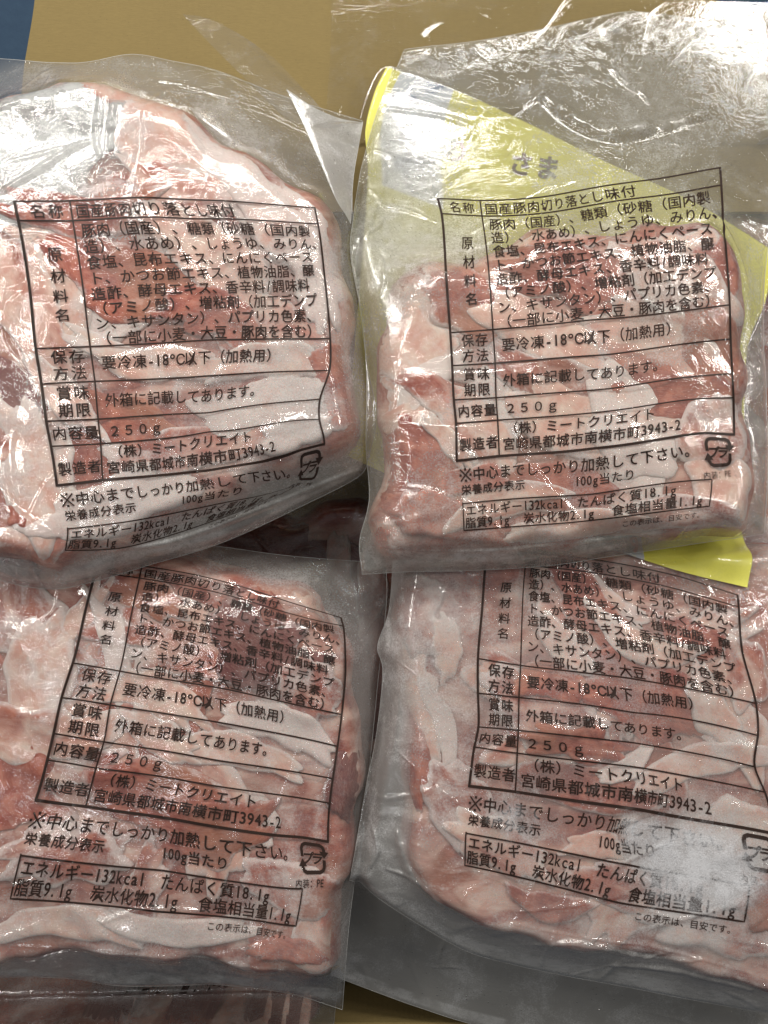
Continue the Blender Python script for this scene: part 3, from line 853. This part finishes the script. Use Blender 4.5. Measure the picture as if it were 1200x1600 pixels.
# ---- lower right
BR = [(16.2, 0, 824, 864.7), (50, 0, 933, 875), (78, 0, 1058, 900), (100, 0, 1152, 929.7), (0, 6.3, 758.5, 880), (16.2, 6.3, 821, 883), (50, 6.3, 935, 896), (100, 6.3, 1154, 948),
      (0, 27, 753, 955), (0, 48, 746.7, 1029), (16.2, 48, 813.3, 1039.6), (55, 48, 980, 1059), (100, 48, 1181, 1099), (100, 27, 1160, 1020),
      (0, 59.6, 746.7, 1083), (16.2, 59.6, 810.7, 1089.7), (55, 59.6, 987, 1112.7), (100, 59.6, 1184, 1149),
      (0, 71.6, 747.5, 1135.6), (16.2, 71.6, 809.6, 1141), (55, 71.6, 987, 1160), (100, 71.6, 1179, 1198),
      (0, 80, 741, 1167), (16.2, 80, 808, 1176.7), (100, 80, 1195, 1237.6), (0, 93, 733, 1228), (16.2, 93, 805, 1237), (55, 93, 1000, 1265), (100, 93, 1212, 1303),
      (0.6, 98.3, 732, 1254), (56, 98.3, 981, 1292), (1, 108.4, 728, 1301.6), (1, 118.4, 726.4, 1352), (55, 118.4, 968, 1410.4), (55, 108.4, 986, 1352),
      (89.8, 108.4, 1170.7, 1382.7), (89.8, 118.4, 1162.7, 1440), (90, 94.9, 1160, 1303), (0.8, 103.6, 731, 1281)]
eBR, F_BR, so_BR = make_pack('meat_pack', 'lower right meat pack with a white frost patch over its label',
    [[(615, 860), (800, 840), (1000, 840), (1180, 850), (1320, 860)],
     [(1320, 860), (1320, 1100), (1320, 1300), (1320, 1600)],
     [(546, 1376), (610, 1415), (700, 1470), (760, 1495), (860, 1518), (1000, 1545), (1160, 1575), (1320, 1600)],
     [(615, 860), (608, 950), (590, 1010), (598, 1050), (588, 1150), (572, 1230), (560, 1300), (546, 1376)]],
    -0.014, [(630, 880), (760, 850), (950, 850), (1290, 880), (1290, 1200), (1290, 1575), (1200, 1556), (1040, 1512), (900, 1488), (790, 1464), (700, 1436), (632, 1362), (628, 1200), (615, 1060)],
    [(650, 960, 70, 40, 90, 'M'), (650, 1100, 90, 36, 80, 'F'), (690, 1120, 80, 18, 72, 'W'), (640, 1180, 90, 30, 75, 'O'), (850, 1100, 110, 50, 20, 'M'),
     (930, 960, 110, 35, 50, 'R'), (860, 1060, 60, 30, 10, 'O'), (1010, 1080, 120, 60, 30, 'O'), (1080, 1000, 60, 30, 20, 'R'), (880, 1010, 60, 25, 50, 'F'),
     (1000, 1010, 100, 24, 20, 'F'), (1110, 1110, 80, 30, 60, 'F'), (900, 1160, 90, 28, 10, 'O'), (1090, 1190, 110, 30, -15, 'F'), (920, 1230, 120, 36, 10, 'R'), (1160, 1050, 60, 40, 80, 'P'),
     (720, 1260, 80, 50, 60, 'M'), (980, 1200, 50, 18, -30, 'W'), (930, 1320, 50, 22, 0, 'F'), (780, 1320, 90, 40, 30, 'P'), (860, 1420, 70, 22, 12, 'R'), (1000, 1390, 120, 40, 10, 'M'),
     (1150, 1300, 100, 50, 0, 'F'), (1120, 1450, 110, 40, 12, 'M'), (1190, 1410, 60, 40, 60, 'R'), (700, 1010, 55, 22, 85, 'F')],
    nfill=12, th=0.021, seed=21, nu=300, film=FILM_BR, ctrl=BR, ink=INK, group=GRP,
    wr=[([(720, 1418), (728, 1400), (745, 1385), (765, 1378)], 1.3, 1.6), ([(800, 1425), (880, 1415), (965, 1398)], 1.2, 1.2), ([(600, 880), (604, 960), (600, 1040), (590, 1130)], 1.8, 1.5),
        ([(555, 1350), (590, 1200), (600, 1120)], 1.8, 1.6), ([(600, 1370), (660, 1390), (700, 1440)], 1.5, 1.2), ([(1060, 930), (1100, 935), (1150, 955), (1175, 1010)], 1.2, 1.4),
        ([(1185, 960), (1190, 1080), (1180, 1180)], 1.4, 1.4), ([(790, 1441), (900, 1464), (1040, 1486), (1200, 1530)], 1.0, 1.0), ([(880, 1195), (905, 1185), (950, 1190)], 1.0, 1.2), ([(830, 1490), (900, 1475), (1010, 1505), (1100, 1500)], 2.2, 1.2), ([(960, 1530), (1080, 1535), (1190, 1560)], 2.0, 1.2), ([(1150, 1530), (1190, 1545), (1230, 1540)], 1.6, 1.4), ([(620, 1300), (640, 1370), (700, 1430)], 2.4, 1.2), ([(575, 1290), (590, 1340), (570, 1375)], 1.4, 1.2)],
    frost_spots=[(1080, 1350, 90, 0.75), (1140, 1340, 70, 0.7), (1010, 1320, 50, 0.5), (1070, 1430, 60, 0.35), (680, 950, 90, 0.45), (640, 1100, 80, 0.25), (860, 1500, 100, 0.35), (1100, 1540, 120, 0.35), (790, 1280, 50, 0.25), (630, 1330, 50, 0.2)])

def frost_patch_material():
    t = NT('white_frost')
    tc = t.n('ShaderNodeTexCoord').outputs['Object']
    fr = t.attr('frost').outputs['Fac']
    a = t.noise(tc, 90, 6, 0.65, 0.6); b = t.noise(tc, 1500, 2, 0.6)
    x = t.math('ADD', fr, t.math('ADD', t.math('MULTIPLY', t.math('SUBTRACT', a, 0.5), 2.0), t.math('MULTIPLY', t.math('SUBTRACT', b, 0.5), 0.7)))
    al = t.math('MULTIPLY', t.ramp(x, 0.2, 1.25), 0.75)
    p = t.n('ShaderNodeBsdfPrincipled'); t.link(t.mix(b, (0.60, 0.60, 0.62), (0.86, 0.86, 0.88)), p.inputs['Base Color']); p.inputs['Roughness'].default_value = 0.5
    t.link(t.bump(t.math('ADD', a, t.math('MULTIPLY', b, 0.3)), 0.6, 0.001), p.inputs['Normal'])
    tr = t.n('ShaderNodeBsdfTransparent')
    return t.out(t.mixs(al, tr.outputs[0], p.outputs[0]))
FROSTM = frost_patch_material()
def frost_patch(parent, F, cx, cy, rx, ry, ang, z0, amount=1.0):
    n = 70
    u, v = np.meshgrid(np.linspace(-1.3, 1.3, n), np.linspace(-1.3, 1.3, n))
    rr = np.hypot(u, v); c, s_ = math.cos(math.radians(ang)), math.sin(math.radians(ang))
    px = cx + rx * u * c - ry * v * s_; py = cy + rx * u * s_ + ry * v * c
    x, y = P(px, py, z0)
    z = sample(F, x, y) + 0.0006
    o = mesh_np('frost_patch', np.stack([x, y, z], -1).reshape(-1, 3), grid_faces(n, n), FROSTM, parent,
                attrs={'frost': (amount * sstep(1.25, 0.25, rr)).ravel() - 0.35 * (rr.ravel() > 1.2)})
    o['label'] = 'white frost dusting over the print'
frost_patch(eBR, F_BR, 1100, 1355, 130, 85, 15, 0.008)
frost_patch(eBR, F_BR, 1010, 1310, 70, 40, 30, 0.008, 0.75)
frost_patch(eBR, F_BR, 800, 1280, 60, 40, 0, 0.008, 0.45)

# ---- the yellow sheet and its clear wrap
lf = empty('yellow_leaflet', (0.09, 0.09, -0.01), 'yellow printed sheet under the upper right pack, one bare corner poking out', 'leaflet')
S, out = coons([(604, 82), (720, 122), (830, 172), (960, 236), (1100, 300), (1230, 380)], [(1230, 380), (1215, 460), (1186, 540), (1180, 700), (1176, 840), (1163, 917)],
               [(520, 700), (700, 780), (880, 838), (960, 860), (1060, 892), (1163, 917)], [(604, 82), (584, 125), (570, 185), (574, 260), (562, 420), (545, 600), (520, 700)], 240, 240)
zL = 0.004
x, y = P(S[..., 0], S[..., 1], zL)
Hb = np.maximum(blur(H, 5), -0.012)
ZLF = blur(np.maximum(blur(Hb, 8), H) + 0.0012, 3)
ZLF = np.maximum(ZLF, H + 0.0006)
z = sample(ZLF, x, y)
def leaflet_material():
    t = NT('yellow_print')
    uv = t.attr('uvs').outputs['Vector']
    sp = t.n('ShaderNodeSeparateXYZ'); t.link(uv, sp.inputs[0])
    u, v = sp.outputs[0], sp.outputs[1]
    n = t.noise(uv, 9, 4, 0.6)
    yel = t.mix(n, (0.84, 0.79, 0.10), (0.88, 0.84, 0.15))
    # white panel at the top left, with a grey-blue photograph print on it
    nb = t.noise(uv, 14, 5, 0.6, 0.8)
    pan = t.math('MULTIPLY', t.math('GREATER_THAN', u, 0.035), t.math('LESS_THAN', t.math('ADD', u, t.math('MULTIPLY', v, -0.10)), 0.165))
    pan = t.math('MULTIPLY', pan, t.math('LESS_THAN', v, 0.30))
    blue = t.mix(t.ramp(nb, 0.50, 0.62), (0.78, 0.82, 0.86), (0.22, 0.28, 0.42))
    c = t.mix(pan, yel, blue)
    pk = t.math('MULTIPLY', t.math('LESS_THAN', t.math('ABSOLUTE', t.math('SUBTRACT', u, 0.70)), 0.06), t.math('GREATER_THAN', v, 0.93))
    dots = t.voro(uv, 90)
    pc = t.mix(t.math('LESS_THAN', dots.outputs['Distance'], 0.4), (0.62, 0.66, 0.72), (0.72, 0.72, 0.66))
    c = t.mix(pk, c, pc)
    p = t.n('ShaderNodeBsdfPrincipled'); t.link(c, p.inputs['Base Color']); p.inputs['Roughness'].default_value = 0.38
    return t.out(p.outputs[0])
uu, vv = np.meshgrid(np.linspace(0, 1, 240), np.linspace(0, 1, 240))
sheet(np.stack([x, y], -1), z, leaflet_material(), 'paper_sheet', lf, 0.0002, attrs={'uvs': np.stack([uu, vv, uu * 0], -1).reshape(-1, 3)})
RED = simple('pink_red_print', (0.82, 0.42, 0.40), 0.5)
def print_on_sheet(s, corners, size_u, bold=0.03):
    A = Art(); A.text(s, 0, 0, 1.0, 0.95, bold=bold); V, F = A.get()
    (x0, y0), (x1, y1), up = corners
    d = np.array([x1 - x0, y1 - y0]) / max(1, len(s)); n = np.array([-d[1], d[0]]) * up
    q = np.array([x0, y0]) + V[:, :1] * d + V[:, 1:2] * n
    qx, qy = P(q[:, 0], q[:, 1], zL)
    return mesh_np('printed_lettering', np.c_[qx, qy, sample(ZLF, qx, qy) + 0.0005], F, RED, lf)
print_on_sheet('さま', [(800, 236), (885, 248), 1.0], 1)
print_on_sheet('の', [(690, 210), (735, 222), 1.0], 1)
print_on_sheet('9', [(990, 850), (1022, 858), 1.0], 1)
sL = poly_sdf(np.c_[P(out[::4, 0], out[::4, 1], zL)[0], P(out[::4, 0], out[::4, 1], zL)[1]])
# write the sheet into the height field
ZZ = ZLF + 0.0004
H = np.where(sL > 0, np.maximum(H, ZZ), H)

wrapb = empty('clear_wrap', (0.05, 0.2, 0.0), 'loose crackling clear plastic wrap spread behind the two upper packs and round the yellow sheet', 'plastic wrap')
S, out = coons([(514, -60), (620, -70), (735, -60), (900, -40), (1260, -30)], [(1260, -30), (1255, 300), (1240, 600), (1230, 905)],
               [(500, 640), (700, 800), (900, 880), (1100, 925), (1230, 905)], [(514, -60), (512, 60), (505, 170), (500, 400), (500, 640)], 300, 330)
x, y = P(S[..., 0], S[..., 1], 0.0)
Hw = np.maximum(blur(H, 3), H) + 0.0016
nz = np.zeros_like(H)
for k in range(4):
    q = noise_field(900 + k, 30, 12, k * 0.8 + 0.3)
    nz += np.clip(1 - np.abs(q) * 5, 0, 1) ** 1.5 * 0.0005 * sstep(0.9, 1.9, noise_field(950 + k, 22, 22))
Hw = Hw + nz
zz = sample(Hw, x, y)
mesh_np('film_sheet', np.stack([x, y, zz], -1).reshape(-1, 3), grid_faces(x.shape[1], x.shape[0]), CLEAR, wrapb,
        attrs={'gap': np.full(x.size, 0.5), 'frost': np.zeros(x.size)})
H = np.maximum(H, np.where((GX > P(505, 0)[0]) & (GX < P(1230, 0)[0]) & (GY > P(0, 880)[1]), Hw, H))

# ---- upper left
TL = [(0, 0, 22.5, 315), (16.2, 0, 109, 314), (45, 0, 235, 309), (70, 0, 350, 314), (92, 0, 465, 323), (100, 1.5, 493, 331),
      (0, 6.3, 29, 345), (16.2, 6.3, 114, 345), (55, 6.3, 300, 342), (100, 6.3, 497, 350), (0, 27, 47, 455), (100, 27, 507, 430),
      (0, 48, 56, 545), (16.2, 48, 141, 541.5), (55, 48, 325, 531.5), (100, 48, 516, 529),
      (0, 59.6, 65, 600), (16.2, 59.6, 148.5, 596), (55, 59.6, 325, 587.5), (100, 59.6, 515, 578.5),
      (0, 71.6, 72.5, 658.5), (16.2, 71.6, 153.5, 655), (55, 71.6, 325, 645), (100, 71.6, 500, 623.5),
      (0, 80, 80, 697.5), (16.2, 80, 157.5, 693.5), (55, 80, 325, 675), (100, 80, 499, 655),
      (0, 93, 89, 758.5), (16.2, 93, 161, 750), (55, 93, 325, 735), (80, 93, 430, 716), (100, 93, 507, 694),
      (0.6, 98.3, 94, 782), (81, 98.3, 446, 741), (0.8, 103.6, 101, 807), (26, 103.6, 215, 792), (66, 103.6, 387, 765),
      (1, 108.4, 106, 826), (1, 118.4, 102.5, 860), (20, 118.4, 185, 857), (70, 108.4, 385, 779), (90, 94.9, 470, 712), (98.4, 103.9, 492, 748), (60, 118.4, 330, 815), (89.8, 118.4, 440, 772)]
make_pack('meat_pack', 'upper left meat pack with white ice inside its top left corner',
    [[(-120, 84), (0, 93), (120, 101), (205, 87), (270, 97), (340, 112), (440, 150), (567, 190)],
     [(567, 190), (551, 270), (556, 420), (572, 560), (588, 650), (577, 715)],
     [(-120, 850), (0, 905), (80, 920), (150, 908), (230, 884), (350, 847), (480, 787), (560, 745), (577, 715)],
     [(-120, 84), (-120, 300), (-120, 600), (-120, 850)]],
    0.012, [(195, 130), (270, 150), (360, 215), (450, 275), (515, 310), (540, 400), (555, 520), (564, 620), (558, 695), (480, 732), (380, 782), (250, 842), (150, 882), (60, 892), (-90, 800), (-100, 400), (-80, 200), (60, 130)],
    [(60, 240, 150, 110, 10, 'I'), (100, 170, 110, 60, 5, 'I'), (370, 275, 215, 50, 44, 'W'), (250, 220, 100, 62, 70, 'F'), (290, 300, 110, 34, 12, 'P'), (430, 350, 150, 40, 45, 'W'),
     (130, 340, 130, 36, 0, 'R'), (40, 480, 120, 50, 70, 'P'), (200, 440, 140, 60, 20, 'O'), (330, 400, 130, 50, 40, 'F'), (420, 500, 90, 40, 30, 'P'), (500, 450, 70, 34, 70, 'W'), (340, 490, 90, 40, 20, 'R'),
     (30, 620, 110, 50, 20, 'D'), (250, 570, 160, 26, 8, 'F'), (430, 560, 100, 30, 0, 'F'), (520, 570, 40, 36, 20, 'O'), (535, 620, 50, 40, 60, 'M'),
     (60, 740, 120, 60, 80, 'F'), (30, 690, 100, 30, -20, 'M'), (35, 795, 30, 26, 0, 'O'), (200, 660, 110, 40, 20, 'O'), (300, 700, 130, 40, -14, 'P'), (410, 640, 110, 44, -10, 'W'), (180, 790, 130, 44, -18, 'W'),
     (100, 620, 90, 26, 45, 'F'), (460, 680, 60, 26, -20, 'W')],
    nfill=12, th=0.024, seed=31, nu=320, ctrl=TL, ink=INK, rim=0.010, group=GRP,
    wr=[([(160, 115), (158, 160), (152, 215), (165, 262)], 1.6, 2.0), ([(178, 115), (180, 170), (172, 240)], 1.4, 1.2), ([(165, 245), (185, 247), (205, 240), (195, 290)], 1.1, 1.4),
        ([(0, 306), (50, 275), (110, 235), (150, 220)], 1.6, 2.0), ([(0, 370), (60, 370), (110, 385), (150, 412)], 1.0, 1.3), ([(205, 92), (300, 160), (370, 210), (430, 270)], 1.5, 1.0),
        ([(205, 90), (300, 105), (400, 130), (470, 160), (565, 191)], 1.6, 1.8), ([(270, 225), (320, 270), (370, 300)], 1.0, 1.0), ([(340, 420), (400, 400), (450, 410)], 1.0, 0.8),
        ([(60, 560), (120, 540), (150, 470)], 1.1, 1.0), ([(120, 880), (150, 860), (250, 850), (400, 795), (560, 730)], 1.5, 1.4), ([(20, 400), (10, 520), (30, 560)], 1.0, 1.0)],
    frost_spots=[(60, 220, 120, 0.30), (430, 480, 100, 0.22), (400, 660, 120, 0.22), (250, 810, 120, 0.25), (480, 640, 60, 0.35)])

# the folded-over corner of the upper left bag
def flap_sheet(parent, sides, zfun, name, mat, gapv, nu=60, nv=60, rimmed=True):
    S, out = coons(*sides, nu, nv)
    u, v = np.meshgrid(np.linspace(0, 1, nu), np.linspace(0, 1, nv))
    zz = zfun(u, v)
    x, y = P(S[..., 0], S[..., 1], zz)
    mesh_np(name, np.stack([x, y, zz], -1).reshape(-1, 3), grid_faces(nu, nv), mat, parent,
            attrs={'gap': np.full(x.size, gapv), 'frost': np.zeros(x.size)})
    if not rimmed: return
    b = np.r_[np.arange(nu), np.arange(2, nv) * nu - 1, nu * nv - 1 - np.arange(nu), (np.arange(nv - 2, 0, -1)) * nu, 0]
    Vt, Ft = tube(np.stack([x, y, zz], -1).reshape(-1, 3)[b], 0.00009, 5)
    mesh_np('film_edge', Vt, Ft, EDGE, parent)
eTL = [o for o in COL.objects if o.name.startswith('meat_pack') and 'upper left meat pack' in o['label']][0]
flap_sheet(eTL, ([(285, 22), (320, 28), (372, 52), (430, 92)], [(430, 92), (480, 145), (520, 185), (567, 192)], [(420, 160), (455, 190), (510, 200), (567, 192)], [(285, 22), (330, 70), (380, 120), (420, 160)]),
           lambda u, v: 0.010 + 0.020 * v + 0.004 * np.sin(3 * u), 'bag_corner', FILM, 0.15, rimmed=False)
flap_sheet(eTL, ([(448, 140), (490, 168), (530, 185), (567, 192)], [(567, 192), (560, 230), (552, 280), (548, 350)], [(520, 300), (530, 320), (540, 335), (548, 350)], [(448, 140), (470, 185), (492, 235), (520, 300)]),
           lambda u, v: 0.030 + 0.010 * v - 0.006 * u + 0.003 * np.sin(4 * u), 'bag_corner', FILM_DEEP, 0.95)

# ---- upper right
TR = [(0, 0, 684, 310.5), (16.2, 0, 750, 313.5), (38, 0, 845, 308), (60, 0, 930, 293), (80, 0, 1030, 279), (100, 0, 1125, 262),
      (0, 6.3, 690, 334), (16.2, 6.3, 753, 337.5), (50, 6.3, 895, 326), (70, 6.3, 985, 311), (100, 6.3, 1127, 289), (0, 27, 697, 430), (100, 27, 1134, 388),
      (0, 48, 703.5, 520), (16.2, 48, 770, 515), (50, 48, 925, 500), (100, 48, 1140, 476.5),
      (0, 59.6, 706.5, 571.5), (16.2, 59.6, 773.5, 567.5), (55, 59.6, 950, 554), (100, 59.6, 1141.5, 530),
      (0, 71.6, 709, 625), (16.2, 71.6, 775, 621.5), (55, 71.6, 950, 607.5), (100, 71.6, 1144, 584),
      (0, 80, 712.5, 661.5), (16.2, 80, 777.5, 656.5), (55, 80, 950, 642.5), (100, 80, 1146, 621.5),
      (0, 93, 713.6, 720), (16.2, 93, 780, 712.7), (50, 93, 925, 701), (100, 93, 1147, 679),
      (1, 108.4, 723, 787), (1, 118.4, 725, 829), (50, 108.4, 925, 772), (50, 118.4, 925, 813), (89.8, 108.4, 1112, 749), (89.8, 118.4, 1108, 791), (90, 94.9, 1102, 685), (98.4, 103.9, 1141, 726)]
make_pack('meat_pack', 'upper right meat pack with yellow paper showing through its misted top',
    [[(632, 78), (740, 66), (850, 46), (930, 28), (990, 19), (1100, 29), (1200, 14), (1262, 5)],
     [(1262, 5), (1240, 200), (1200, 380), (1191, 500), (1198, 700), (1192, 834)],
     [(566, 897), (640, 893), (740, 891), (860, 883), (960, 868), (1060, 853), (1192, 834)],
     [(632, 78), (600, 150), (566, 250), (552, 340), (548, 400), (566, 500), (573, 600), (572, 700), (577, 780), (562, 845), (566, 897)]],
    0.012, [(600, 450), (660, 400), (760, 395), (830, 350), (950, 362), (1040, 325), (1120, 350), (1165, 430), (1176, 600), (1186, 815), (1100, 838), (1000, 850), (860, 864), (700, 876), (592, 872), (574, 830), (590, 700), (590, 550)],
    [(640, 470, 80, 50, 30, 'P'), (760, 430, 120, 50, 10, 'P'), (640, 540, 80, 60, 60, 'F'), (900, 430, 120, 50, 10, 'R'), (1060, 450, 110, 60, 40, 'P'), (740, 480, 90, 50, 20, 'R'), (850, 520, 120, 40, 30, 'F'), (1020, 540, 110, 60, 20, 'P'), (1110, 540, 80, 50, 60, 'R'),
     (660, 600, 90, 22, -48, 'W'), (640, 650, 80, 22, -20, 'F'), (640, 740, 110, 80, 30, 'O'), (730, 650, 120, 40, 40, 'P'), (860, 600, 110, 40, 10, 'M'), (900, 660, 110, 60, 20, 'F'), (1050, 620, 110, 40, 0, 'R'),
     (700, 690, 60, 16, 50, 'F'), (990, 670, 100, 70, 40, 'W'), (860, 760, 110, 40, 5, 'R'), (1110, 680, 60, 60, 60, 'M'), (1130, 750, 70, 50, 60, 'F'), (700, 810, 110, 36, 15, 'O'), (900, 820, 130, 22, -6, 'F'), (1050, 800, 110, 30, -8, 'M'),
     (780, 780, 90, 30, -20, 'P'), (740, 750, 60, 22, -10, 'R'), (590, 838, 18, 14, 0, 'O')],
    nfill=12, th=0.023, seed=44, nu=330, film=FILM_TR, ctrl=TR, rim=0.012, group=GRP,
    wr=[([(992, 22), (1015, 50), (1045, 75), (1058, 100)], 1.6, 2.2), ([(1100, 186), (1085, 220), (1065, 250), (1058, 280)], 1.3, 1.8), ([(1200, 200), (1160, 230), (1132, 262), (1140, 310), (1165, 380), (1185, 450)], 1.3, 1.9),
        ([(1134, 262), (1145, 300), (1150, 350)], 1.0, 1.2), ([(566, 252), (560, 300), (556, 360), (553, 400)], 1.1, 1.6), ([(560, 256), (585, 270), (600, 292), (640, 298), (690, 322)], 1.0, 1.3), ([(600, 312), (592, 330), (575, 345), (562, 360)], 1.2, 1.3),
        ([(680, 275), (720, 240), (745, 225)], 1.3, 1.3), ([(735, 350), (790, 310), (850, 268), (930, 243)], 1.6, 1.0), ([(790, 245), (805, 270), (812, 300)], 0.9, 1.0),
        ([(597, 390), (600, 430), (592, 460)], 1.0, 1.0), ([(580, 480), (590, 530), (612, 560)], 1.0, 1.0), ([(985, 390), (1010, 420), (1040, 440), (1060, 500)], 1.6, 1.4), ([(1000, 470), (1030, 490), (1050, 530)], 1.4, 1.0), ([(940, 400), (960, 440), (955, 480)], 1.4, 1.2),
        ([(563, 846), (640, 861), (760, 862), (900, 850), (1180, 818)], 1.0, 1.0), ([(583, 560), (582, 700), (590, 790)], 1.4, 1.2), ([(640, 75), (800, 110), (900, 60)], 3.0, 1.6), ([(850, 60), (980, 150), (1180, 110)], 5.0, 2.2)],
    frost_spots=[(1010, 440, 60, 0.4), (1060, 500, 70, 0.3), (700, 880, 140, 0.4), (640, 160, 100, 0.3), (700, 320, 110, 0.15), (620, 380, 110, 0.25), (1120, 80, 130, 0.22), (980, 180, 150, 0.18), (600, 380, 90, 0.2)])
